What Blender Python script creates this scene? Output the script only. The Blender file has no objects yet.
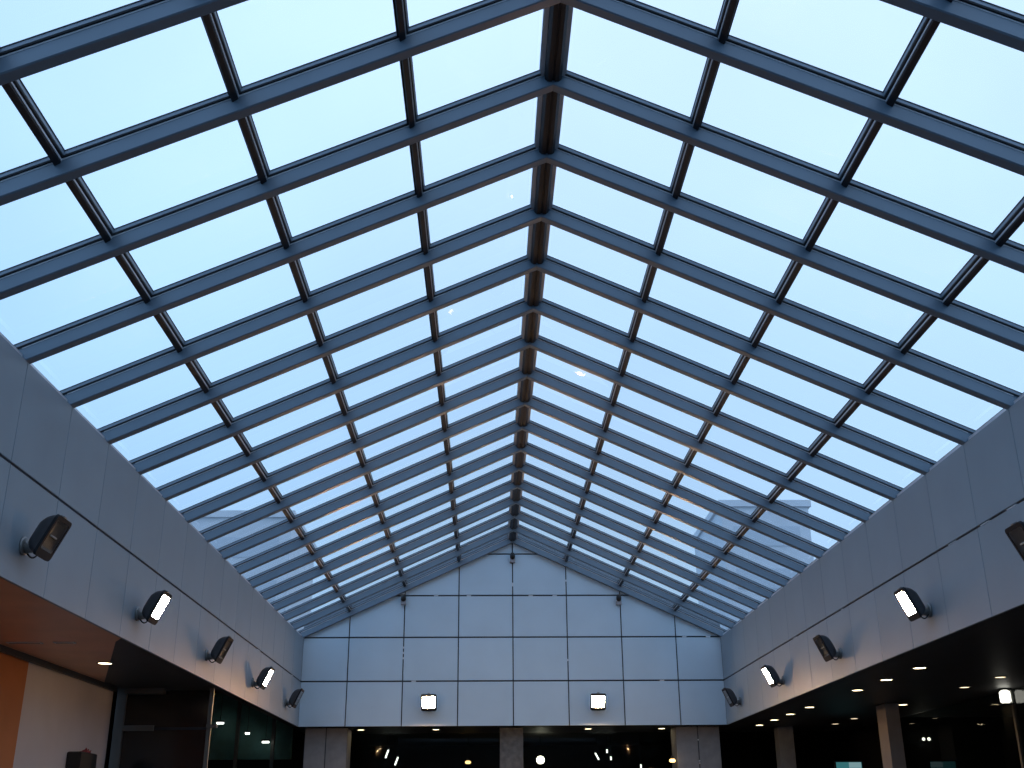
import bpy, math, random
from mathutils import Vector, Matrix
random.seed(7)
C = bpy.context.scene.collection
PI = math.pi

# ---------------------------------------------------------------- dimensions (metres)
COL = 1.25                    # cladding column / roof bar module
W = 4.781                     # half width between the long walls
ZA = 7.733                    # underside of rafters at the ridge
ZE = 5.530                    # underside of rafters at the eaves (= wall top)
SL = (ZA - ZE) / W            # roof slope
ZS, ZB = 4.570, 3.5975        # panel seam and underside of the long walls
R0, R1, R2 = 5.5455, 6.5014, 7.4798
SP = 1.1545                   # rafter spacing
RB = 0.108                    # rafter width
RH = 0.150                    # rafter depth
FH = 0.046                    # glazing frame depth
XE = W + 0.16                 # roof edge
K0, K1 = -3, 16               # rafters that are built
def YK(k): return -(16 - k) * SP   # far face of rafter k
def zroof(x): return ZA - SL * abs(x)

# ---------------------------------------------------------------- materials
def nodes_of(name):
    m = bpy.data.materials.new(name); m.use_nodes = True
    nt = m.node_tree; nt.nodes.clear()
    out = nt.nodes.new('ShaderNodeOutputMaterial')
    return m, nt, out
def mat(name, col, rough=0.5, metal=0.0, spec=0.5, var=0.0, vscale=4.0, bump=0.0, bscale=60.0, objvar=0.0):
    m, nt, out = nodes_of(name)
    b = nt.nodes.new('ShaderNodeBsdfPrincipled'); nt.links.new(b.outputs[0], out.inputs[0])
    b.inputs['Roughness'].default_value = rough; b.inputs['Metallic'].default_value = metal
    b.inputs['Specular IOR Level'].default_value = spec
    b.inputs['Base Color'].default_value = (*col, 1)
    tc = nt.nodes.new('ShaderNodeTexCoord')
    last = None
    if var > 0:
        n = nt.nodes.new('ShaderNodeTexNoise'); n.inputs['Scale'].default_value = vscale; n.inputs['Detail'].default_value = 4
        nt.links.new(tc.outputs['Object'], n.inputs['Vector'])
        mp = nt.nodes.new('ShaderNodeMapRange')
        mp.inputs['From Min'].default_value = .3; mp.inputs['From Max'].default_value = .7
        mp.inputs['To Min'].default_value = 1 - var; mp.inputs['To Max'].default_value = 1 + var
        nt.links.new(n.outputs['Fac'], mp.inputs['Value']); last = mp.outputs[0]
    if objvar > 0:
        oi = nt.nodes.new('ShaderNodeObjectInfo')
        mp = nt.nodes.new('ShaderNodeMapRange')
        mp.inputs['To Min'].default_value = 1 - objvar; mp.inputs['To Max'].default_value = 1 + objvar
        nt.links.new(oi.outputs['Random'], mp.inputs['Value'])
        if last is not None:
            mm = nt.nodes.new('ShaderNodeMath'); mm.operation = 'MULTIPLY'
            nt.links.new(last, mm.inputs[0]); nt.links.new(mp.outputs[0], mm.inputs[1]); last = mm.outputs[0]
        else: last = mp.outputs[0]
    if last is not None:
        mx = nt.nodes.new('ShaderNodeMix'); mx.data_type = 'RGBA'; mx.blend_type = 'MULTIPLY'
        mx.inputs['Factor'].default_value = 1; mx.inputs[6].default_value = (*col, 1)
        nt.links.new(last, mx.inputs[7]); nt.links.new(mx.outputs[2], b.inputs['Base Color'])
    if bump > 0:
        n = nt.nodes.new('ShaderNodeTexNoise'); n.inputs['Scale'].default_value = bscale
        nt.links.new(tc.outputs['Object'], n.inputs['Vector'])
        bp = nt.nodes.new('ShaderNodeBump'); bp.inputs['Strength'].default_value = bump; bp.inputs['Distance'].default_value = .01
        nt.links.new(n.outputs['Fac'], bp.inputs['Height']); nt.links.new(bp.outputs[0], b.inputs['Normal'])
    return m
def emit(name, col, strength):
    m, nt, out = nodes_of(name)
    e = nt.nodes.new('ShaderNodeEmission'); e.inputs[0].default_value = (*col, 1); e.inputs[1].default_value = strength
    nt.links.new(e.outputs[0], out.inputs[0]); return m
def glass(name, tint, ior=1.6, backtint=(1, 1, 1)):
    """clear flat glazing: the sheet lets light straight through and mirrors by Fresnel on each outer face"""
    m, nt, out = nodes_of(name)
    t = nt.nodes.new('ShaderNodeBsdfTransparent'); t.inputs[0].default_value = (*tint, 1)
    g = nt.nodes.new('ShaderNodeBsdfGlossy'); g.inputs['Roughness'].default_value = 0.02
    f = nt.nodes.new('ShaderNodeFresnel'); f.inputs['IOR'].default_value = ior
    ge = nt.nodes.new('ShaderNodeNewGeometry')
    inv = nt.nodes.new('ShaderNodeMath'); inv.operation = 'SUBTRACT'; inv.inputs[0].default_value = 1
    nt.links.new(ge.outputs['Backfacing'], inv.inputs[1])
    mu = nt.nodes.new('ShaderNodeMath'); mu.operation = 'MULTIPLY'
    nt.links.new(f.outputs[0], mu.inputs[0]); nt.links.new(inv.outputs[0], mu.inputs[1])
    mx = nt.nodes.new('ShaderNodeMixShader')
    nt.links.new(mu.outputs[0], mx.inputs[0]); nt.links.new(t.outputs[0], mx.inputs[1]); nt.links.new(g.outputs[0], mx.inputs[2])
    nt.links.new(mx.outputs[0], out.inputs[0]); return m

M = {
 'rafter':  mat('rafter_paint', (.14, .205, .27), .38, 0, .5, .05, 3),
 'edge':    mat('edge_highlight_paint', (.62, .68, .74), .4, 0),  # pale tone stands in for the highlight line along the edges
 'bar':     mat('roof_bar_paint', (.026, .030, .036), .55, 0, .25),
 'frame':   mat('glazing_frame_paint', (.22, .29, .36), .4),
 'gasket':  mat('black_gasket', (.02, .025, .03), .6),
 'glass':   glass('roof_glass', (.95, .965, .975), 1.6),
 'flash':   mat('ridge_flashing_paint', (.70, .76, .82), .5),
 'closing': mat('closing_sheet_paint', (.16, .19, .22), .45),
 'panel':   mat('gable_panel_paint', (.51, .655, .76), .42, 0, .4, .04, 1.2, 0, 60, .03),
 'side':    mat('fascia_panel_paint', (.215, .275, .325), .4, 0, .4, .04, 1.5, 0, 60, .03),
 'joint':   mat('joint_black', (.035, .04, .05), .7),
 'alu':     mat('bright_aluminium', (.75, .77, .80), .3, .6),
 'lampbody': mat('lamp_housing_grey', (.05, .05, .055), .5, 0, .4, .08, 20),
 'bezel':   mat('lamp_bezel_grey', (.018, .019, .022), .7, 0, .2),
 'steel':   mat('galvanised_steel', (.22, .225, .22), .4, .5),
 'reflector': mat('lamp_reflector', (.16, .165, .18), .3, .6),
 'lampglass': glass('lamp_glass', (.9, .92, .92), 1.5),
 'cable':   mat('cable_black', (.02, .02, .02), .6),
 'floor':   mat('floor_stone', (.075, .072, .07), .35, 0, .5, .1, 2),
 'ground':  mat('outside_ground', (.16, .16, .16), .9, 0, .3, .1, .3),
 'soffit':  mat('soffit_dark', (.04, .04, .042), .5, 0, .5, .1, 3),
 'brown':   mat('soffit_brown', (.74, .40, .24), .4, 0, .5, .08, 2),
 'orange':  mat('wall_orange', (.42, .17, .075), .85, 0, .1, .06, 2),
 'white':   mat('wall_plaster', (.48, .45, .45), .7, 0, .3, .04, 2),
 'dark':    mat('dark_wall', (.012, .012, .013), .5, 0, .3),
 'darkglass': mat('dark_shop_glass', (.010, .012, .013), .15, 0, .5),
 'shopframe': mat('shop_frame', (.12, .12, .11), .45, .2),
 'shopwall': mat('shop_wall', (.05, .05, .05), .7),
 'shopceil': mat('shop_ceiling', (.28, .285, .29), .7),
 'concrete': mat('pillar_concrete', (.26, .265, .27), .75, 0, .3, .12, 5, .2, 40),
 'concretedark': mat('pillar_dark_concrete', (.13, .135, .135), .8, 0, .3, .25, 8, .3, 30),
 'beige':   mat('pillar_beige', (.34, .31, .29), .7, 0, .3, .06, 4),
 'teal':    mat('teal_wall', (.10, .23, .21), .6, 0, .3, .2, 3),
 'bldg':    mat('far_concrete', (.74, .78, .82), .8, 0, .3, .06, .3),
 'bldgwin': mat('far_window', (.60, .66, .72), .3),
 'pink':    mat('post_paint', (.50, .42, .40), .7, 0, .3, .08, 6),
 'signw':   mat('sign_white', (.75, .74, .72), .6),
 'red':     mat('dark_red', (.25, .03, .04), .5),
 'black':   mat('black_plastic', (.012, .012, .012), .4),
 'sheen':   mat('bracket_grey', (.30, .30, .32), .5),
}
E_ = {
 'flood_warm': emit('flood_lamp_warm', (1, .52, .22), 300),
 'flood_white': emit('flood_lamp_white', (1, .60, .30), 270),
 'down': emit('downlight_lamp', (1, .80, .48), 9),
 'downdim': emit('downlight_lamp_dim', (1, .78, .50), 2.5),
 'globe': emit('globe_lamp', (1, .93, .72), 12),
 'amber': emit('amber_lamp', (1, .60, .22), 4),
 'tube': emit('tube_lamp', (.95, 1, .92), 5),
 'screen': emit('screen_lit', (.10, .42, .46), .35),
 'screenw': emit('screen_lit_pale', (.45, .75, .80), .4),
}

# ---------------------------------------------------------------- mesh builder
class MB:
    def __init__(s): s.v = []; s.f = []; s.m = []; s.slots = []; s.smooth = []
    def _mi(s, m):
        if m not in s.slots: s.slots.append(m)
        return s.slots.index(m)
    def add(s, vs, fs, m, smooth=False):
        o = len(s.v); s.v += [tuple(v) for v in vs]
        for f in fs:
            s.f.append([i + o for i in f]); s.m.append(s._mi(m)); s.smooth.append(smooth)
    def box(s, a, b, m):
        x0, y0, z0 = a; x1, y1, z1 = b
        s.add([(x0,y0,z0),(x1,y0,z0),(x1,y1,z0),(x0,y1,z0),(x0,y0,z1),(x1,y0,z1),(x1,y1,z1),(x0,y1,z1)],
              [(0,3,2,1),(4,5,6,7),(0,1,5,4),(1,2,6,5),(2,3,7,6),(3,0,4,7)], m)
    def bbox(s, a, b, m, r=0.01):
        """box with small chamfers on the four vertical and the end edges (loft of insets along z)"""
        x0, y0, z0 = a; x1, y1, z1 = b
        def ring(i, z): return [(x0+i+r*0, y0+i, z), (x1-i, y0+i, z), (x1-i, y1-i, z), (x0+i, y1-i, z)]
        s.loft([ring(r, z0), ring(0, z0+r), ring(0, z1-r), ring(r, z1)], m)
    def loft(s, rings, m, caps=True, smooth=False):
        n = len(rings[0]); vs = [p for r in rings for p in r]; fs = []
        for i in range(len(rings) - 1):
            for j in range(n):
                k = (j + 1) % n
                fs.append((i*n+j, i*n+k, (i+1)*n+k, (i+1)*n+j))
        if caps:
            fs.append(tuple(range(n))[::-1]); fs.append(tuple((len(rings)-1)*n + j for j in range(n)))
        s.add(vs, fs, m, smooth)
    def prism(s, poly, d, m):
        """poly: 3-D points in order, swept by vector d"""
        n = len(poly); d = Vector(d); a = [Vector(p) for p in poly]
        s.loft([[tuple(p) for p in a], [tuple(p + d) for p in a]], m)
    def tube(s, pts, r, m, n=10):
        pts = [Vector(p) for p in pts]; rings = []
        for i, p in enumerate(pts):
            t = (pts[min(i+1, len(pts)-1)] - pts[max(i-1, 0)]).normalized()
            u = t.cross(Vector((0, 0, 1)))
            if u.length < 1e-3: u = t.cross(Vector((1, 0, 0)))
            u.normalize(); v = t.cross(u)
            rr = r[i] if isinstance(r, (list, tuple)) else r
            rings.append([tuple(p + rr*(math.cos(2*PI*j/n)*u + math.sin(2*PI*j/n)*v)) for j in range(n)])
        s.loft(rings, m, True, True)
    def lathe(s, prof, m, n=20, caps=True, smooth=True):
        s.loft([[(r*math.cos(2*PI*j/n), r*math.sin(2*PI*j/n), z) for j in range(n)] for r, z in prof], m, caps, smooth)
    def xform(s, mtx):
        s.v = [tuple(mtx @ Vector(v)) for v in s.v]; return s
    def mesh(s, name):
        me = bpy.data.meshes.new(name); me.from_pydata(s.v, [], s.f)
        for m in s.slots: me.materials.append(m)
        me.polygons.foreach_set('material_index', s.m)
        me.polygons.foreach_set('use_smooth', s.smooth)
        me.update()
        import bmesh
        b = bmesh.new(); b.from_mesh(me); bmesh.ops.recalc_face_normals(b, faces=b.faces); b.to_mesh(me); b.free()
        return me
    def build(s, name, parent=None, loc=(0, 0, 0)):
        o = bpy.data.objects.new(name, s.mesh(name)); C.objects.link(o); o.location = loc
        if parent: o.parent = parent
        return o
def tag(o, label=None, cat=None, group=None, kind=None):
    if label: o['label'] = label
    if cat: o['category'] = cat
    if group: o['group'] = group
    if kind: o['kind'] = kind
    elif cat: o['kind'] = 'thing'
    return o
def thing(name, label, cat, loc=(0, 0, 0), rz=0, group=None):
    o = bpy.data.objects.new(name, None); C.objects.link(o); o.location = loc; o.rotation_euler = (0, 0, rz)
    o.empty_display_size = .2
    return tag(o, label, cat, group)
def dup(root, loc, label=None):
    r = root.copy(); C.objects.link(r); r.location = loc
    if label: r['label'] = label
    for ch in root.children:
        c = ch.copy(); C.objects.link(c); c.parent = r
        for g in ch.children:
            d = g.copy(); C.objects.link(d); d.parent = c
    return r
def structure(o, label, cat='wall'):
    return tag(o, label, cat, None, 'structure')
ORD = ['first','second','third','fourth','fifth','sixth','seventh','eighth','ninth','tenth','eleventh','twelfth','thirteenth',
       'fourteenth','fifteenth','sixteenth','seventeenth','eighteenth','nineteenth','twentieth']

# ---------------------------------------------------------------- camera (fitted to the roof grid)
cd = bpy.data.cameras.new('camera'); cam = bpy.data.objects.new('camera', cd); C.objects.link(cam)
r_ = Vector((0.99976618, -0.02074766, -0.00609322)); u_ = Vector((-0.00203425, -0.37077349, 0.9287211)); f_ = Vector((0.02152799, 0.92849155, 0.370729))
mw = Matrix(((r_.x, u_.x, -f_.x, -0.57596), (r_.y, u_.y, -f_.y, -25.54911), (r_.z, u_.z, -f_.z, 1.6), (0, 0, 0, 1)))
cam.matrix_world = mw
cd.sensor_width = 36; cd.lens = 1097.67 * 36 / 1024; cd.clip_end = 500
bpy.context.scene.camera = cam

# ---------------------------------------------------------------- floor and ground
b = MB(); b.box((-14, -34, -.12), (14, 8, 0), M['floor'])
structure(b.build('floor'), 'pale stone floor of the hall', 'floor')
b = MB(); b.box((-120, -90, -.4), (120, 160, -.14), M['ground'])
structure(b.build('ground'), 'grey ground around the hall', 'ground')

# ---------------------------------------------------------------- glazed roof: rafters
def slope_bar(sec, side, x0, x1, m):
    """sec: (y, z above the rafter underside) outline; swept down one slope from x0 to x1"""
    bb = MB(); s = side
    bb.loft([[(s*x, y, -SL*x + z) for y, z in sec] for x in (x0, x1)], m); return bb
def rafter(k, label):
    t = thing('rafter', label, 'rafter', (0, YK(k) - (.006 if k == K1 else 0), ZA), 0, 'rafters of the glass roof')
    sec = [(-RB+.010, 0), (-.010, 0), (0, .010), (0, RH), (-RB, RH), (-RB, .010)]
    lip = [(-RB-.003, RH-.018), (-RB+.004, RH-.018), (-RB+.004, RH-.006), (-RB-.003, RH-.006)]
    for s in (-1, 1):
        o = slope_bar(sec, s, 0, XE, M['rafter']).build('rafter_arm', t)
        slope_bar(lip, s, 0.08, W + .05, M['edge']).build('edge_strip', o)  # thin strip carries the painted highlight at the top of the face
    return t
raf0 = None
for k in range(K0, K1 + 1):
    n = K1 - k
    lab = ('blue-grey roof rafter lying against the gable wall' if n == 0 else
           'blue-grey roof rafter, %s out from the gable wall' % ORD[n - 1])
    if raf0 is None: raf0 = rafter(k, lab)
    else: dup(raf0, (0, YK(k) - (.006 if k == K1 else 0), ZA), lab)

# ridge beam
YR0, YR1 = YK(K0) - RB - .02, -0.02
t = thing('ridge_bar', 'dark ridge beam running along the peak of the glass roof', 'roof beam', (0, YR0, ZA))
poly = [(-.076, 0, .055), (-.05, 0, .030), (-.014, 0, .030), (-.010, 0, .044), (.010, 0, .044), (.014, 0, .030), (.05, 0, .030), (.076, 0, .055), (.076, 0, .185), (-.076, 0, .185)]
b = MB(); b.prism(poly, (0, YR1 - YR0, 0), M['bar']); b.build('beam', t)
for s in (-1, 1):
    xa = sorted((s*.079, s*.118)); b = MB(); b.box((xa[0], 0, RH-.052), (xa[1], YR1 - YR0, RH-.046), M['flash']); b.build('side_flashing', t)
b = MB(); b.prism([(-.12, 0, RH+.03), (0, 0, RH+.095), (.12, 0, RH+.03), (.12, 0, RH+.06), (0, 0, RH+.125), (-.12, 0, RH+.06)], (0, YR1 - YR0, 0), M['frame']); b.build('ridge_cap', t)

# lengthwise glazing bars
BW = .023
for s, side in ((-1, 'left'), (1, 'right')):
    for i in (1, 2, 3):
        x = s * COL * i
        t = thing('glazing_bar', 'thin dark lengthwise roof bar, %s below the ridge on the %s slope' % (ORD[i-1], side), 'roof bar', (x, YR0, zroof(x)), 0, 'lengthwise bars of the glass roof')
        def zz(dx): return -SL * s * dx
        h = YR1 - YR0
        poly = [(-BW, 0, zz(-BW)+.112), (-BW+.006, 0, zz(-BW)+.106), (BW-.006, 0, zz(BW)+.106), (BW, 0, zz(BW)+.112), (BW, 0, zz(BW)+.19), (-BW, 0, zz(-BW)+.19)]
        b = MB(); b.prism(poly, (0, h, 0), M['bar']); b.build('bar', t)
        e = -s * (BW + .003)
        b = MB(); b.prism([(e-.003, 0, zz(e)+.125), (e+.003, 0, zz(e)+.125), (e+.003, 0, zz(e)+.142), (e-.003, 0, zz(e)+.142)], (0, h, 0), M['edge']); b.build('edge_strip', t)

# panes
bounds = [(.078, COL-BW), (COL+BW, 2*COL-BW), (2*COL+BW, 3*COL-BW), (3*COL+BW, XE)]
LY = SP - RB
def ring_frame(s, x0, x1, y0, y1, wd, z0, z1, m):
    """rectangular frame that follows the slope; origin at x0"""
    bb = MB()
    def P(x, y, z): return (s*(x - bounds_x0), y, -SL*(x - bounds_x0) + z)
    bounds_x0 = x0
    out = [(x0, y0), (x1, y0), (x1, y1), (x0, y1)]; inn = [(x0+wd, y0+wd), (x1-wd, y0+wd), (x1-wd, y1-wd), (x0+wd, y1-wd)]
    vs = [P(x, y, z) for z in (z0, z1) for x, y in out + inn]
    fs = []
    for j in range(4):
        k = (j+1) % 4
        fs += [(j, k, 4+k, 4+j), (8+j, 8+4+j, 8+4+k, 8+k), (j, 8+j, 8+k, k), (4+j, 4+k, 12+k, 12+j)]
    bb.add(vs, fs, m); return bb
def pane_proto(s, c, label):
    x0, x1 = bounds[c]
    t = thing('glazing_unit', label, 'glass pane', (0, 0, 0), 0, 'glass panes of the roof')
    pf = ring_frame(s, x0, x1, 0, LY, .022, RH+.008, RH+FH-.007, M['frame']).build('pane_frame', t)
    ring_frame(s, x0, x1, 0, LY, .018, RH-.002, RH+.008, M['gasket']).build('inner_seal', pf)
    ring_frame(s, x0, x1, 0, LY, .027, RH+FH-.007, RH+FH, M['gasket']).build('gasket', t)
    bb = MB(); zg = RH + FH
    q = [(0, 0), (x1-x0, 0), (x1-x0, LY), (0, LY)]
    bb.loft([[(s*x, y, -SL*x + zg) for x, y in q], [(s*x, y, -SL*x + zg + .016) for x, y in q]], M['glass'])
    bb.build('glass_sheet', t)
    return t
for s, side in ((-1, 'left'), (1, 'right')):
    for c in range(4):
        x0 = bounds[c][0]; proto = None
        for k in range(K0, 16):
            n = 16 - k       # bay number counted from the gable, closing bay is 1
            row = ('ridge row', 'second row below the ridge', 'third row below the ridge', 'eaves row')[c]
            lab = 'glass pane of the %s slope, %s, %s bay from the gable' % (side, row, ORD[n - 1])
            loc = (s*x0, YK(k), zroof(x0))
            if proto is None:
                proto = pane_proto(s, c, lab); proto.location = loc
            else: dup(proto, loc, lab)

# ---------------------------------------------------------------- gable wall with cladding panels
def clip(poly, fn):
    out = []
    for i in range(len(poly)):
        a, c = poly[i], poly[(i+1) % len(poly)]; fa, fc = fn(a), fn(c)
        if fa >= 0: out.append(a)
        if (fa >= 0) != (fc >= 0):
            t = fa / (fa - fc); out.append((a[0] + t*(c[0]-a[0]), a[1] + t*(c[1]-a[1])))
    return out
top = 0.14
b = MB()
b.prism([(-W-.02, .035, ZB), (W+.02, .035, ZB), (W+.02, .035, ZE+top), (0, .035, ZA+top), (-W-.02, .035, ZE+top)], (0, .2, 0), M['joint'])
wall_back = structure(b.build('wall_back'), 'gable wall of grey-blue metal panels closing the far end')
xs = [-W] + [COL*i for i in range(-3, 4)] + [W]; zs = [ZB, ZS, R0, R1, R2, ZA + 1]
G = .017
for i in range(8):
    for j in range(5):
        xa = xs[i] + (G*.75 if i else 0); xb = xs[i+1] - (G*.75 if i < 7 else 0); za = zs[j] + (G if j else 0); zb = zs[j+1] - G
        p = [(xa, za), (xb, za), (xb, zb), (xa, zb)]
        p = clip(p, lambda q: zroof(q[0]) + top - .01 - q[1])
        if len(p) < 3: continue
        ar = abs(sum(p[n][0]*p[(n+1) % len(p)][1] - p[(n+1) % len(p)][0]*p[n][1] for n in range(len(p)))) / 2
        if ar < .002: continue
        bb = MB(); e = .004
        cx = sum(q[0] for q in p)/len(p); cz = sum(q[1] for q in p)/len(p)
        inn = []
        for q in p:
            d = Vector((cx-q[0], cz-q[1])); d.normalize(); inn.append((q[0]+d.x*e, q[1]+d.y*e))
        bb.loft([[(x, 0, z) for x, z in inn], [(x, e, z) for x, z in p], [(x, .034, z) for x, z in p]], M['panel'])
        bb.build('cladding_panel', wall_back)
b = MB(); b.prism([(-W-.02, .03, ZE+top), (0, .03, ZA+top), (W+.02, .03, ZE+top), (W+.02, .03, ZE+.42), (0, .03, ZA+.42), (-W-.02, .03, ZE+.42)], (0, .2, 0), M['closing']); b.build('parapet', wall_back)
# small bright blocks standing in for glints in the open joints
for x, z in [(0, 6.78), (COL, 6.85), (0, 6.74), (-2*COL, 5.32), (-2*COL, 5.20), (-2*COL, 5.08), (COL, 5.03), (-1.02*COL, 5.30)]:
    bb = MB(); bb.box((x-.014, .002, z-.02), (x+.014, .033, z+.02), M['alu']); bb.build('joint_glint', wall_back)
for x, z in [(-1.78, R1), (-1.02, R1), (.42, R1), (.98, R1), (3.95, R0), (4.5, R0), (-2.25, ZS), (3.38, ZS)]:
    bb = MB(); bb.box((x-.05, .002, z-.011), (x+.05, .033, z+.011), M['alu']); bb.build('joint_glint', wall_back)

# ---------------------------------------------------------------- long side walls (fascias)
YF = -31.0
for s, side in ((-1, 'left'), (1, 'right')):
    b = MB(); b.box((min(s*(W+.032), s*(W+.16)), YF, ZB+.01), (max(s*(W+.032), s*(W+.16)), .235, ZE - .06), M['joint'])
    wl = structure(b.build('wall_' + side), 'long grey panelled wall band under the %s slope' % side)
    for k in range(-11, 16 + 1):
        y0 = max(YK(k-1) - RB/2, YF) + .004; y1 = (YK(k) - RB/2 if k < 16 else 0) - .004
        if y1 - y0 < .1: continue
        for z0, z1 in ((ZB, ZS - .013), (ZS + .013, ZE)):
            bb = MB(); e = .003
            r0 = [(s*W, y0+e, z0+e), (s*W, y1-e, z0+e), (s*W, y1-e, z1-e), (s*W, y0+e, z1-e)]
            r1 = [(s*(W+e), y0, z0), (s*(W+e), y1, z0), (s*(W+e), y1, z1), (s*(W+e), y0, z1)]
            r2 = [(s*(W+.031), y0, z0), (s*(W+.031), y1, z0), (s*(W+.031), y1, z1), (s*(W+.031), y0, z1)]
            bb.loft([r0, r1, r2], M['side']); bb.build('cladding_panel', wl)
    xx = sorted((s*(W+.036), s*(W+.062)))
    b = MB(); b.box((xx[0], YF, ZE-.05), (xx[1], -.11, ZE+.055), M['alu']); b.build('eaves_flashing', wl)
    for y in ([-4.9, -1.2] if s < 0 else [-8.95, -14.1, -14.75, -13.2, -6.2]):  # bright blocks imitate glints along the panel seam
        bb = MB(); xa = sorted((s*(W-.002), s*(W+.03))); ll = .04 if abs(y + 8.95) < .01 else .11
        bb.box((xa[0], y-ll, ZS-.010), (xa[1], y+ll, ZS-.002), M['alu']); bb.build('joint_glint', wl)
# front end of the hall, behind the viewer
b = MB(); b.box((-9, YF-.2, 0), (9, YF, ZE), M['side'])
structure(b.build('wall_front'), 'plain grey wall at the near end of the hall')

# ---------------------------------------------------------------- floodlights
def rrect(cx, cy, hx, hy, r, n=5):
    pts = []
    for q, (sx, sy) in enumerate(((1, 1), (-1, 1), (-1, -1), (1, -1))):
        for i in range(n):
            a = PI/2*q + PI/2*i/(n-1)
            pts.append((cx + sx*(hx-r) + r*math.cos(a), cy + sy*(hy-r) + r*math.sin(a)))
    return pts
def floodlight(loc, rz, label, lit=None, tilt=25, yaw=0):
    """local +x points out of the wall"""
    t = thing('floodlight', label, 'floodlight', loc, rz, 'floodlights on the hall walls')
    b = MB(); b.lathe([(.085, -.006), (.085, .018), (.07, .028)], M['steel'], 20); b.xform(Matrix.Rotation(PI/2, 4, 'Y')); b.build('wall_plate', t)
    b = MB(); b.tube([(.02, 0, -.02), (.08, 0, -.024), (.12, 0, -.01), (.155, 0, .02)], [.05, .04, .046, .05], M['steel'], 14)
    b.tube([(.15, -.09, -.01), (.15, .09, -.01)], .022, M['steel'], 12)
    b.build('bracket', t)
    A = Matrix.Translation((.235, 0, .085)) @ Matrix.Rotation(math.radians(yaw), 4, 'Z') @ Matrix.Rotation(math.radians(tilt), 4, 'Y') @ Matrix.Diagonal((.80, .90, .90, 1))
    # lamp axis = local x after rotation (tilt > 0 looks down)
    b = MB()
    secs = [(-.155, .06, .06, -.035, .03), (-.150, .09, .10, -.03, .05), (-.130, .13, .145, -.02, .07), (-.09, .16, .18, -.01, .08), (-.045, .175, .20, -.004, .07), (0, .182, .212, 0, .05), (.02, .185, .215, 0, .045)]
    rings = [[(x, p[0], p[1]) for p in rrect(0, dz, hy, hz, r)] for x, hy, hz, dz, r in secs]
    b.loft(rings, M['lampbody'], True, True)
    for zf in (-.16, -.06, .04, .14):          # cooling fins on the back
        b.box((-.142+.33*abs(zf+.02), -.10, zf-.006), (-.06, .10, zf+.006), M['lampbody'])
    b.xform(A); hs = b.build('housing', t)
    b = MB(); b.box((-.02, -.03, .212), (.035, .03, .236), M['steel']); b.xform(A); b.build('latch', hs)
    # bezel: a ring in front
    b = MB()
    o0 = rrect(0, 0, .192, .224, .045); i0 = rrect(0, .016, .156, .158, .03)
    n = len(o0)
    vs = [(.018, p[0], p[1]) for p in o0] + [(.050, p[0]*.985, p[1]*.985) for p in o0] + [(.050, p[0], p[1]) for p in i0] + [(.018, p[0], p[1]) for p in i0]
    fs = []
    for a in range(4):
        for j in range(n):
            k = (j+1) % n; c = (a+1) % 4
            fs.append((a*n+j, a*n+k, c*n+k, c*n+j))
    b.add(vs, fs, M['bezel']); b.xform(A); bz = b.build('bezel', t)
    if lit:
        b = MB(); b.loft([[(x, p[0], p[1]) for p in rrect(0, .016, .156, .158, .03)] for x in (.036, .046)], E_[lit]); b.xform(A)
        tag(b.build('lens', t), 'glowing lens')
    else:
        b = MB(); rg = [[(x, p[0], p[1]) for p in rrect(0, .016, h*.985, h, .03)] for x, h in ((.044, .157), (.028, .13), (.0222, .06))]
        b.loft(rg, M['reflector'], False); b.add(rg[-1], [tuple(range(len(rg[-1])))], M['reflector']); b.xform(A); b.build('reflector', bz)
        b = MB(); b.tube([(.034, -.07, .01), (.034, .07, .01)], .010, M['signw'], 10); b.xform(A); b.build('bulb', bz)
        b = MB(); b.loft([[(x, p[0], p[1]) for p in rrect(0, .016, .156, .158, .03)] for x in (.0455, .0495)], M['lampglass']); b.xform(A); b.build('lens', t)
    b = MB(); pts = []
    for i in range(13):
        a = i/12; pts.append((.03 + .14*a, .03, -.05 - .075*math.sin(PI*a) + .05*a))
    b.tube(pts, .008, M['cable'], 8); b.build('cable', t)
    return t
FY = [-15.70, -12.22, -8.72, -5.26, -1.80]; FZ = 3.945
left_l = ['unlit floodlight on the left wall above the orange wall', 'lit floodlight on the left wall above the white plaster wall',
          'unlit floodlight on the left wall between its two lit ones', 'lit floodlight on the left wall, second from the gable corner',
          'unlit floodlight on the left wall beside the gable corner']
right_l = ['unlit floodlight on the right wall farthest out from the gable wall', 'lit floodlight on the right wall with warm amber glow above the downlights',
           'unlit floodlight on the right wall between its two lit ones', 'lit floodlight on the right wall, second from the gable corner',
           'unlit floodlight on the right wall beside the gable corner']
for i in range(5):
    lit = (None, 'flood_white', None, 'flood_white', None)[i]
    floodlight((-W, FY[i], FZ), 0, left_l[i], lit)
    lit = (None, 'flood_warm', None, 'flood_white', None)[i]
    yy = FY[i] + (.30, -.05, .08, .08, .25)[i]
    floodlight((W, yy, FZ + .01), PI, right_l[i], lit)
floodlight((-1.885, 0, FZ + .06), -PI/2, 'lit floodlight on the gable wall with an orange glow, left of the middle pillar', 'flood_warm', 34)
floodlight((1.885, 0, FZ + .06), -PI/2, 'lit floodlight on the gable wall with a white glow, right of the middle pillar', 'flood_white', 34)

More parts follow.
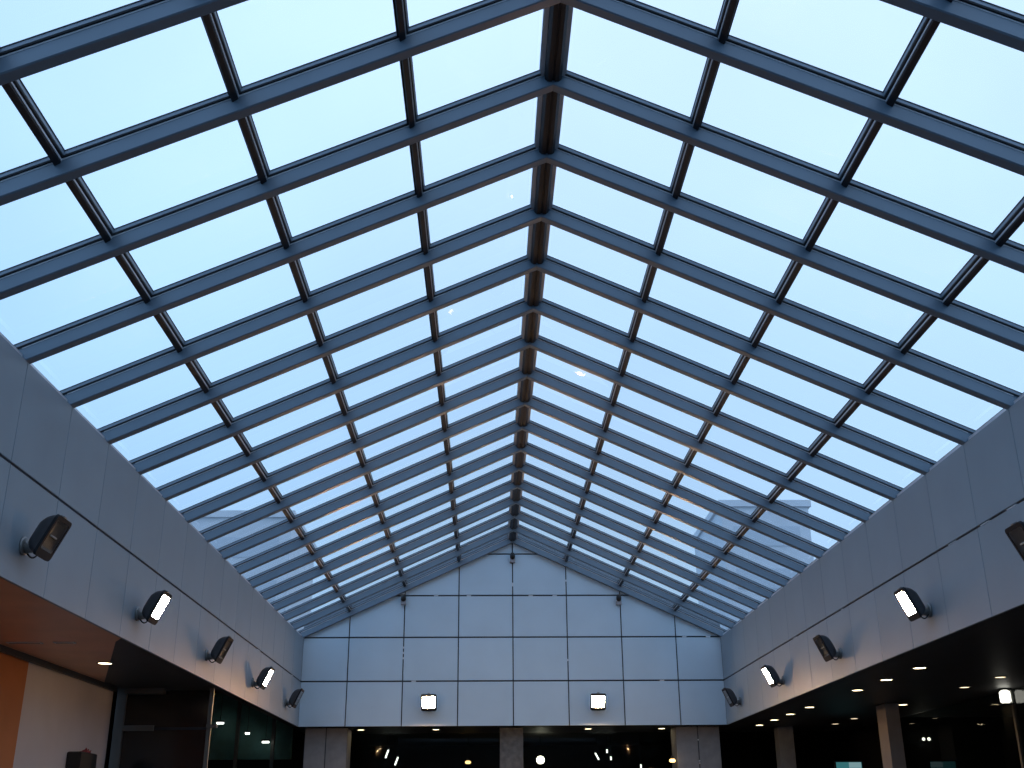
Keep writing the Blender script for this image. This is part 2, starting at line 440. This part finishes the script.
# small spot heads high on the gable wall
for (x, z), lab in zip(((0, 7.36), (-2.53, 6.38), (2.46, 6.37)), ('small black spot head on the gable wall under the ridge', 'small black spot head high on the left half of the gable wall', 'small black spot head high on the right half of the gable wall')):
    t = thing('spot_head', lab, 'spotlight', (x, 0, z), 0, 'small spot heads on the gable wall')
    b = MB(); b.bbox((-.06, -.11, -.10), (.06, 0, -.01), M['sheen'], .008); b.build('bracket', t)
    b = MB(); b.lathe([(.03, -.03), (.058, .0), (.062, .05), (.055, .10), (.03, .13)], M['black'], 18); b.xform(Matrix.Translation((0, -.09, 0)) @ Matrix.Rotation(math.radians(12), 4, 'X')); hd = b.build('lamp_head', t)
    b = MB(); b.lathe([(.05, 0), (.05, .008)], M['black'], 18); b.xform(Matrix.Translation((0, -.125, .045)) @ Matrix.Rotation(math.radians(78), 4, 'X')); b.build('lens', hd)

# ---------------------------------------------------------------- soffits and the spaces under the long walls
XL, XR = -6.41, 8.05
def slab(name, poly, z0, z1, m, label, cat='ceiling'):
    b = MB(); b.loft([[(x, y, z0) for x, y in poly], [(x, y, z1) for x, y in poly]], m)
    return structure(b.build(name), label, cat)
wi = W + .03
slab('ceiling', [(-wi, YF), (XL-.1, YF), (XL-.1, -7.95), (-4.95, -12.35), (-wi, -12.6)], ZB, ZB+.15, M['brown'], 'brown soffit beside the orange wall')
slab('ceiling.001', [(-wi, -12.6), (-4.95, -12.35), (XL-.1, -7.95), (XL-.1, -7.3), (-wi, -7.3)], ZB, ZB+.15, M['soffit'], 'dark soffit next to the brown one')
slab('ceiling.002', [(wi, YF), (XR+.1, YF), (XR+.1, .03), (wi, .03)], ZB, ZB+.15, M['soffit'], 'dark soffit with downlights under the right wall')
slab('ceiling.003', [(-wi, .03), (XR+.1, .03), (XR+.1, 7), (-wi, 7)], ZB, ZB+.15, M['soffit'], 'dark soffit behind the gable wall')
slab('ceiling.004', [(-11, -7.3), (-wi-.14, -7.3), (-wi-.14, 7), (-11, 7)], 4.65, 4.8, M['dark'], 'black high ceiling behind the left partition')
slab('ceiling.005', [(XR, YF), (14, YF), (14, 3), (XR, 3)], ZB+.02, ZB+.15, M['shopceil'], 'grey ceiling of the shop behind the glass front')

def bx(name, a, c, m, label, cat='wall', parent=None):
    b = MB(); b.box(a, c, m); o = b.build(name, parent)
    return structure(o, label, cat) if label else o
bx('wall_left.001', (XL-.15, YF, 0), (XL, -11.15, ZB), M['orange'], 'orange painted wall under the left soffit')
bx('wall_left.002', (XL-.15, -11.15, 0), (XL, -7.75, ZB), M['white'], 'white plaster wall next to the orange wall')
bx('wall_left.003', (-11.2, -7.3, 0), (-11, 7, 4.65), M['dark'], 'black wall far behind the left partition')
bx('wall_left.004', (-11, -7.6, 0), (XL-.15, -7.3, 4.65), M['dark'], 'black wall behind the white plaster wall')
bx('wall_left.005', (-wi-.14, -7.3, ZB-.0), (-wi, .03, ZB+.02), M['dark'], 'dark lower lip of the left wall')
# trim at the head of the white wall
bx('trim_1', (XL, YF, ZB-.07), (XL+.05, -7.75, ZB), M['shopframe'], 'grey cornice strip above the white wall', 'trim')
# right shop
bx('wall_right.001', (14, YF, 0), (14.2, 3, ZB+.1), M['dark'], 'dark rear wall of the shop')
bx('wall_right.002', (XR, -1.45, 0), (14, -1.3, ZB+.1), M['shopwall'], 'dark end wall of the shop')
# rear hall
bx('wall_back.001', (-11, 6.8, 0), (14, 7, 4.65), M['dark'], 'dark rear wall seen behind the pillars')
bx('wall_back.002', (XR, -1.3, 0), (XR+.15, 6.8, ZB), M['dark'], 'dark side wall of the rear space')
bx('wall_back.003', (-wi-.14, .235, ZB), (-wi, 6.8, 4.65), M['dark'], 'dark bulkhead of the rear space')

# shop front glazing along the right aisle
t = thing('glazed_shopfront', 'dark glass shop front under the right soffit', 'shop front', (XR, -16, 0))
b = MB(); b.box((0, -14, .1), (.02, 14.55, ZB-.02), glass('shop_front_glass', (.62, .64, .62), 1.3)); b.build('glass_sheet', t)
for y in (-13.5, -10.5, -7.5, -4.5, -1.5, 1.5, 4.5, 8.95, 14.5):
    b = MB(); b.box((-.03, y-.035, 0), (.05, y+.035, ZB-.02), M['shopframe']); b.build('mullion', t)
b = MB(); b.box((-.03, -14, 0), (.05, 14.55, .1), M['shopframe']); b.build('sill', t)

t = thing('glass_screen', 'dark glass screen behind the pillars under the gable wall', 'glass screen', (0, 1.95, 0))
b = MB(); b.box((-W, 0, .1), (XR, .02, ZB-.01), glass('rear_glass', (.74, .77, .75), 1.2)); b.build('glass_sheet', t)
b = MB(); b.box((-W, -.04, 0), (XR, .06, .1), M['shopframe']); b.build('sill', t)
for x in (-4.2, -.04, 4.17):
    b = MB(); b.box((x-.03, -.04, .1), (x+.03, .06, ZB-.01), M['shopframe']); b.build('mullion', t)

# framed dark partition across the left aisle
t = thing('glass_partition', 'dark glass partition in a grey frame beside the white plaster wall', 'partition', (XL, -7.5, 0))
wd = 1.50
b = MB(); b.box((.06, -.01, .06), (wd-.04, .01, ZB-.03), M['darkglass']); b.build('glass_sheet', t)
b = MB(); b.box((0, -.05, 0), (.15, .05, ZB), M['shopframe']); b.build('jamb', t)
b = MB(); b.box((.15, -.16, ZB-.085), (.75, .05, ZB-.005), M['shopframe']); b.build('header', t)
b = MB(); b.box((.15, -.045, 2.96), (.62, .04, 3.04), M['shopframe']); b.build('rail', t)
b = MB(); b.box((.62, -.02, 2.97), (wd-.04, .02, 3.01), M['bar']); b.build('slim_rail', t)
b = MB(); b.box((wd-.06, -.03, 0), (wd, .03, ZB), M['shopframe']); b.build('post', t)
b = MB(); b.box((wd-.06, -.06, 3.0), (wd+.10, .03, 3.05), M['shopframe']); b.build('bracket', t)

# pale post in front of the dark rear left space, with a white notice
t = thing('post', 'pale pinkish post with a white notice under the left soffit', 'post', (-6.17, -5.2, 0))
b = MB(); b.bbox((-.13, -.06, 0), (.06, .06, 2.98), M['pink'], .01); b.build('shaft', t)
b = MB(); b.bbox((.06, -.05, 0), (.13, .05, 2.98), M['signw'], .01); b.build('edge_strip', t)
b = MB(); b.box((-.13, -.075, 2.42), (.02, -.061, 2.64), M['signw']); b.build('notice', t)

# dark speaker box with red plant-like top on the white wall
t = thing('wall_box', 'black box with ragged dark red top on the white plaster wall', 'wall box', (XL, -9.05, 2.25))
b = MB(); b.bbox((0, -.33, 0), (.20, .33, .30), M['black'], .015); b.build('case', t)
for i in range(7):
    b = MB(); y = -.05 + i*.055; h = .03 + .05*((i*37 % 5)/4)
    b.tube([(.1, y, .29), (.1+.02*(i % 3-1), y+.02, .29+h*.6), (.12, y+.03*(i % 2), .29+h)], [.03, .022, .006], M['red'], 7); b.build('red_tuft', t)

# slot vents in the brown soffit
for x, y, w_, lab in ((-6.02, -12.32, .20, 'long pale slot vent in the brown soffit'), (-5.55, -12.33, .12, 'short pale slot vent in the brown soffit')):
    t = thing('slot_vent', lab, 'vent', (x, y, ZB))
    b = MB(); b.box((-w_, -.05, -.012), (w_, .05, 0), M['signw']); b.build('frame', t)
    b = MB(); b.box((-w_+.02, -.012, -.014), (w_-.02, .012, -.011), M['black']); b.build('slot', t)

# pillars
def pillar(x, y, w_, d, m, label, groove=True, h=ZB-.003):
    t = thing('pillar', label, 'pillar', (x, y, 0), 0, 'pillars')
    hw = w_/2
    b = MB()
    if groove:
        b.bbox((-hw, 0, 0), (-.012, d, h), m, .012); b.bbox((.012, 0, 0), (hw, d, h), m, .012); b.box((-.02, .03, 0), (.02, d-.02, h), M['joint'])
    else: b.bbox((-hw, 0, 0), (hw, d, h), m, .012)
    b.build('shaft', t)
    b = MB(); b.box((-hw-.02, -.02, 0), (hw+.02, d+.02, .12), M['shopframe']); b.build('base', t)
    return t
pillar(-4.20, .32, .94, .8, M['concrete'], 'wide grey pillar under the left end of the gable wall')
pillar(-.04, .32, .52, .5, M['concretedark'], 'narrow grey pillar under the middle of the gable wall', False)
pr = pillar(4.17, .32, .98, .8, M['concrete'], 'wide grey pillar under the right end of the gable wall')
for z in (3.30, 2.85, 2.80):
    b = MB(); b.lathe([(.016, 0), (.016, .012), (.008, .018)], M['alu'], 12); b.xform(Matrix.Translation((0.0, -.001, z)) @ Matrix.Rotation(PI/2, 4, 'X')); b.build('stud', pr)
pillar(6.86, -4.73, .25, .5, M['beige'], 'beige pillar under the right soffit between downlights', False)
pillar(6.22, .5, .34, .4, M['concrete'], 'dim grey pillar in the far right corner', False)

# downlights
def downlight(x, y, label, em='down', r=.088, z=ZB):
    t = thing('downlight', label, 'downlight', (x, y, z), 0, 'recessed downlights')
    b = MB(); b.lathe([(r+.022, 0), (r+.022, -.006), (r+.004, -.010), (r+.002, -.002)], M['shopframe'], 24, False); b.build('rim', t)
    b = MB(); b.lathe([(r, -.001), (r, -.005)], E_[em], 24); tag(b.build('lens', t), 'glowing lens')
    return t
for i, y in enumerate((-9.74, -8.35, -6.92, -4.03, -2.58, -1.25, .10)):
    downlight(5.54, y, 'downlight in the soffit row along the right wall, %s from the gable corner' % ORD[6-i])
for i, y in enumerate((-8.63, -7.29, -4.44, -1.50, -.14)):
    downlight(7.18, y, 'dimmer downlight in the soffit row nearer the shop glass, %s from the far end' % ORD[4-i], 'downdim' if i in (0, 1, 3, 4) else 'down', .08)
for x, w_ in ((-3.49, 'by the left wide pillar'), (-1.77, 'between the left and middle pillars'), (1.745, 'between the middle and right pillars'), (3.45, 'by the right wide pillar')):
    downlight(x, .93, 'downlight behind the gable wall ' + w_, 'down', .085)
downlight(-5.66, -10.52, 'downlight in the brown soffit near the white plaster wall', 'down', .09)

# hanging lamps in the rear space: (x, z, kind)
def hang(x, y, z, kind, label):
    t = thing('hanging_lamp', label, 'lamp', (x, y, z), 0, 'small lamps in the rear space')
    b = MB(); b.tube([(0, 0, .08), (0, 0, ZB - z)], .006, M['black'], 6); b.build('rod', t)
    if kind == 'globe':
        b = MB(); b.lathe([(.03, -.09), (.07, -.07), (.095, -.03), (.095, .03), (.07, .07), (.03, .09)], E_['globe'], 18); b.build('globe', t)
        b = MB(); b.lathe([(.04, .09), (.04, .14)], M['black'], 12); b.build('cap', t)
    elif kind == 'amber':
        b = MB(); b.lathe([(.05, -.04), (.075, -.01), (.05, .03)], E_['amber'], 14); b.build('shade', t)
        b = MB(); b.lathe([(.03, .03), (.03, .10)], M['black'], 12); b.build('cap', t)
    else:
        a = {'tilt': .35, 'lean': -.5, 'up': 0}[kind]; h = {'tilt': .10, 'lean': .09, 'up': .04}[kind]
        b = MB(); b.tube([(-h*math.sin(a), 0, -h*math.cos(a)), (h*math.sin(a), 0, h*math.cos(a))], .017, E_['tube'], 10); b.build('tube', t)
        b = MB(); b.lathe([(.03, h*math.cos(a)), (.03, h*math.cos(a)+.04)], M['black'], 10); b.xform(Matrix.Translation((h*math.sin(a), 0, 0))); b.build('cap', t)
    return t
hang(.728, 3.0, 3.02, 'globe', 'bright round lamp right of the middle pillar')
hang(-1.058, 3.0, 2.98, 'amber', 'small amber lamp left of the middle pillar')
hang(3.55, .25, 2.86, 'amber', 'small amber lamp at the edge of the right wide pillar')
hang(-3.054, 3.0, 3.18, 'tilt', 'tilted thin tube lamp, upper of two, right of the left wide pillar')
hang(-2.815, 3.0, 3.01, 'tilt', 'tilted thin tube lamp, lower of two, right of the left wide pillar')
hang(2.126, 3.0, 3.10, 'lean', 'leaning thin tube lamp between middle and right pillars')
hang(2.379, 3.0, 3.22, 'up', 'upper tiny lamp of a pair between middle and right pillars')
hang(2.47, 3.0, 3.05, 'up', 'lower tiny lamp of a pair between middle and right pillars')
hang(3.204, 3.0, 2.86, 'up', 'lowest tiny lamp near the right wide pillar')

# lantern and pair of shop spots
t = thing('wall_lantern', 'bright white lantern on the shop front mullion under the right soffit', 'lantern', (XR-.03, -7.05, 3.36))
b = MB(); b.bbox((-.15, -.07, 0), (-.03, .07, .21), emit('lantern_lamp', (1, .98, .86), 3), .03); b.build('lens', t)
b = MB(); b.box((-.16, -.08, .21), (0, .08, .23), M['bezel']); b.build('cap', t)
b = MB(); b.box((-.16, -.08, -.02), (0, .08, 0), M['bezel']); b.build('base', t)
for x, lab in ((8.586, 'first of two tiny bright spots on the dark shop end wall'), (8.70, 'second of two tiny bright spots on the dark shop end wall')):
    t = thing('shop_spot', lab, 'spotlight', (x, -1.45, 3.17), 0, 'twin spots in the shop')
    b = MB(); b.tube([(0, 0, 0), (0, -.08, 0)], .03, M['bezel'], 12); b.build('body', t)
    b = MB(); b.tube([(0, -.08, 0), (0, -.095, 0)], .032, emit('shop_spot_lamp', (1, .97, .85), 5), 12); b.build('lens', t)

# lit screen low in the far right corner
t = thing('display_screen', 'teal lit screen low in the dark right corner', 'screen', (7.05, -1.2, 0))
b = MB(); b.box((-.30, .0, 2.20), (.30, .06, 2.76), M['black']); b.build('case', t)
b = MB(); b.box((-.27, -.004, 2.23), (.27, .0, 2.735), E_['screen']); b.box((.0, -.006, 2.62), (.26, -.003, 2.73), E_['screenw']); b.build('display', t)
b = MB(); b.tube([(0, .08, 0), (0, .08, 2.5)], .04, M['black'], 12); b.build('stand', t)
b = MB(); b.box((-.3, -.2, 0), (.3, .3, .03), M['black']); b.build('foot', t)

# teal lit corner behind the left partition
o = bx('wall_left.006', (-8.0, 2.6, 3.05), (-5.35, 2.75, 4.6), M['teal'], 'teal lit wall far behind the left partition')
for x, y, z, l_, lab in ((-7.02, 2.2, 3.86, .08, 'short white strip lamp in the teal corner, higher one'), (-6.35, 2.2, 3.62, .05, 'short white strip lamp in the teal corner, lower one'), (-5.9, 2.2, 3.42, .08, 'short strip lamp lowest in the teal corner')):
    t = thing('strip_lamp', lab, 'strip lamp', (x, y, z), 0, 'strip lamps in the teal corner')
    b = MB(); b.tube([(-l_, 0, 0), (l_, 0, 0)], .022, E_['tube'], 10); b.build('tube', t)
    b = MB(); b.box((-l_-.02, -.03, .02), (l_+.02, .03, .06), M['shopframe']); b.build('holder', t)
    b = MB(); b.tube([(0, 0, .06), (0, 0, 4.65-z)], .006, M['black'], 6); b.build('rod', t)
for x in (-6.62, -5.75):
    bx('trim_2', (x-.04, 2.3, 0), (x+.04, 2.4, 4.65), M['shopframe'], 'slim grey mullion in front of the teal wall', 'trim')

# ---------------------------------------------------------------- buildings beyond the roof
def tower(x0, x1, y0, y1, h, label, rows):
    t = thing('far_building', label, 'building', ((x0+x1)/2, y0, 0), 0, 'buildings beyond the roof')
    hw = (x1-x0)/2
    b = MB(); b.box((-hw, 0, -.14), (hw, y1-y0, h), M['bldg']); b.build('block', t)
    b = MB(); b.box((-hw-.2, -.2, h), (hw+.2, y1-y0+.2, h+.5), M['bldg']); b.build('parapet', t)
    for i in range(rows):
        z = h - 3.0 - i*3.2
        b = MB(); b.box((-hw+.8, -.06, z), (hw-.8, .02, z+1.5), M['bldgwin']); b.build('window_band', t)
    return t
tower(17.0, 23.6, 54.5, 66, 23.6, 'pale office block seen through the right slope of the glass roof', 6)
tower(-24.5, -15.2, 54.5, 66, 22.8, 'pale office block seen through the left slope of the glass roof', 6)

# ---------------------------------------------------------------- sky (overcast dusk, whiter overhead and to the right)
w = bpy.data.worlds.new('World'); bpy.context.scene.world = w; w.use_nodes = True
nt = w.node_tree; nt.nodes.clear()
out = nt.nodes.new('ShaderNodeOutputWorld'); bg = nt.nodes.new('ShaderNodeBackground'); nt.links.new(bg.outputs[0], out.inputs[0])
tc = nt.nodes.new('ShaderNodeTexCoord'); sp = nt.nodes.new('ShaderNodeSeparateXYZ'); nt.links.new(tc.outputs['Generated'], sp.inputs[0])
cr = nt.nodes.new('ShaderNodeValToRGB'); nt.links.new(sp.outputs['Z'], cr.inputs[0])
el = cr.color_ramp.elements
el[0].position = 0.0; el[0].color = (.36, .60, .95, 1)
el[1].position = 1.0; el[1].color = (.95, 1.14, 1.60, 1)
for p_, c_ in ((.20, (.57, .86, 1.22, 1)), (.40, (.65, .955, 1.36, 1)), (.62, (.79, 1.07, 1.50, 1))):
    e = el.new(p_); e.color = c_
n1 = nt.nodes.new('ShaderNodeTexNoise'); n1.inputs['Scale'].default_value = 2.2; n1.inputs['Detail'].default_value = 5
nt.links.new(tc.outputs['Generated'], n1.inputs['Vector'])
mr = nt.nodes.new('ShaderNodeMapRange'); mr.inputs['From Min'].default_value = .3; mr.inputs['From Max'].default_value = .7
mr.inputs['To Min'].default_value = .91; mr.inputs['To Max'].default_value = 1.08
nt.links.new(n1.outputs['Fac'], mr.inputs['Value'])
mx = nt.nodes.new('ShaderNodeMix'); mx.data_type = 'RGBA'; mx.blend_type = 'MULTIPLY'; mx.inputs['Factor'].default_value = 1
nt.links.new(cr.outputs[0], mx.inputs[6]); nt.links.new(mr.outputs[0], mx.inputs[7])
# a little bluer towards -x
mr2 = nt.nodes.new('ShaderNodeMapRange'); mr2.inputs['From Min'].default_value = -.6; mr2.inputs['From Max'].default_value = .05
nt.links.new(sp.outputs['X'], mr2.inputs['Value'])
mx2 = nt.nodes.new('ShaderNodeMix'); mx2.data_type = 'RGBA'; mx2.inputs[6].default_value = (.78, .91, 1.0, 1); mx2.inputs[7].default_value = (1, 1, 1, 1)
nt.links.new(mr2.outputs[0], mx2.inputs['Factor'])
mx3 = nt.nodes.new('ShaderNodeMix'); mx3.data_type = 'RGBA'; mx3.blend_type = 'MULTIPLY'; mx3.inputs['Factor'].default_value = 1
nt.links.new(mx.outputs[2], mx3.inputs[6]); nt.links.new(mx2.outputs[2], mx3.inputs[7])
nt.links.new(mx3.outputs[2], bg.inputs[0]); bg.inputs[1].default_value = 1.0

# ---------------------------------------------------------------- view
sc = bpy.context.scene
sc.view_settings.view_transform = 'Standard'; sc.view_settings.look = 'None'
sc.view_settings.exposure = 0; sc.view_settings.gamma = 1; sc.view_settings.use_curve_mapping = False
sc.cycles.use_denoising = True
sc.cycles.max_bounces = 10; sc.cycles.diffuse_bounces = 4; sc.cycles.glossy_bounces = 4; sc.cycles.transparent_max_bounces = 24
sc.cycles.sample_clamp_indirect = 6
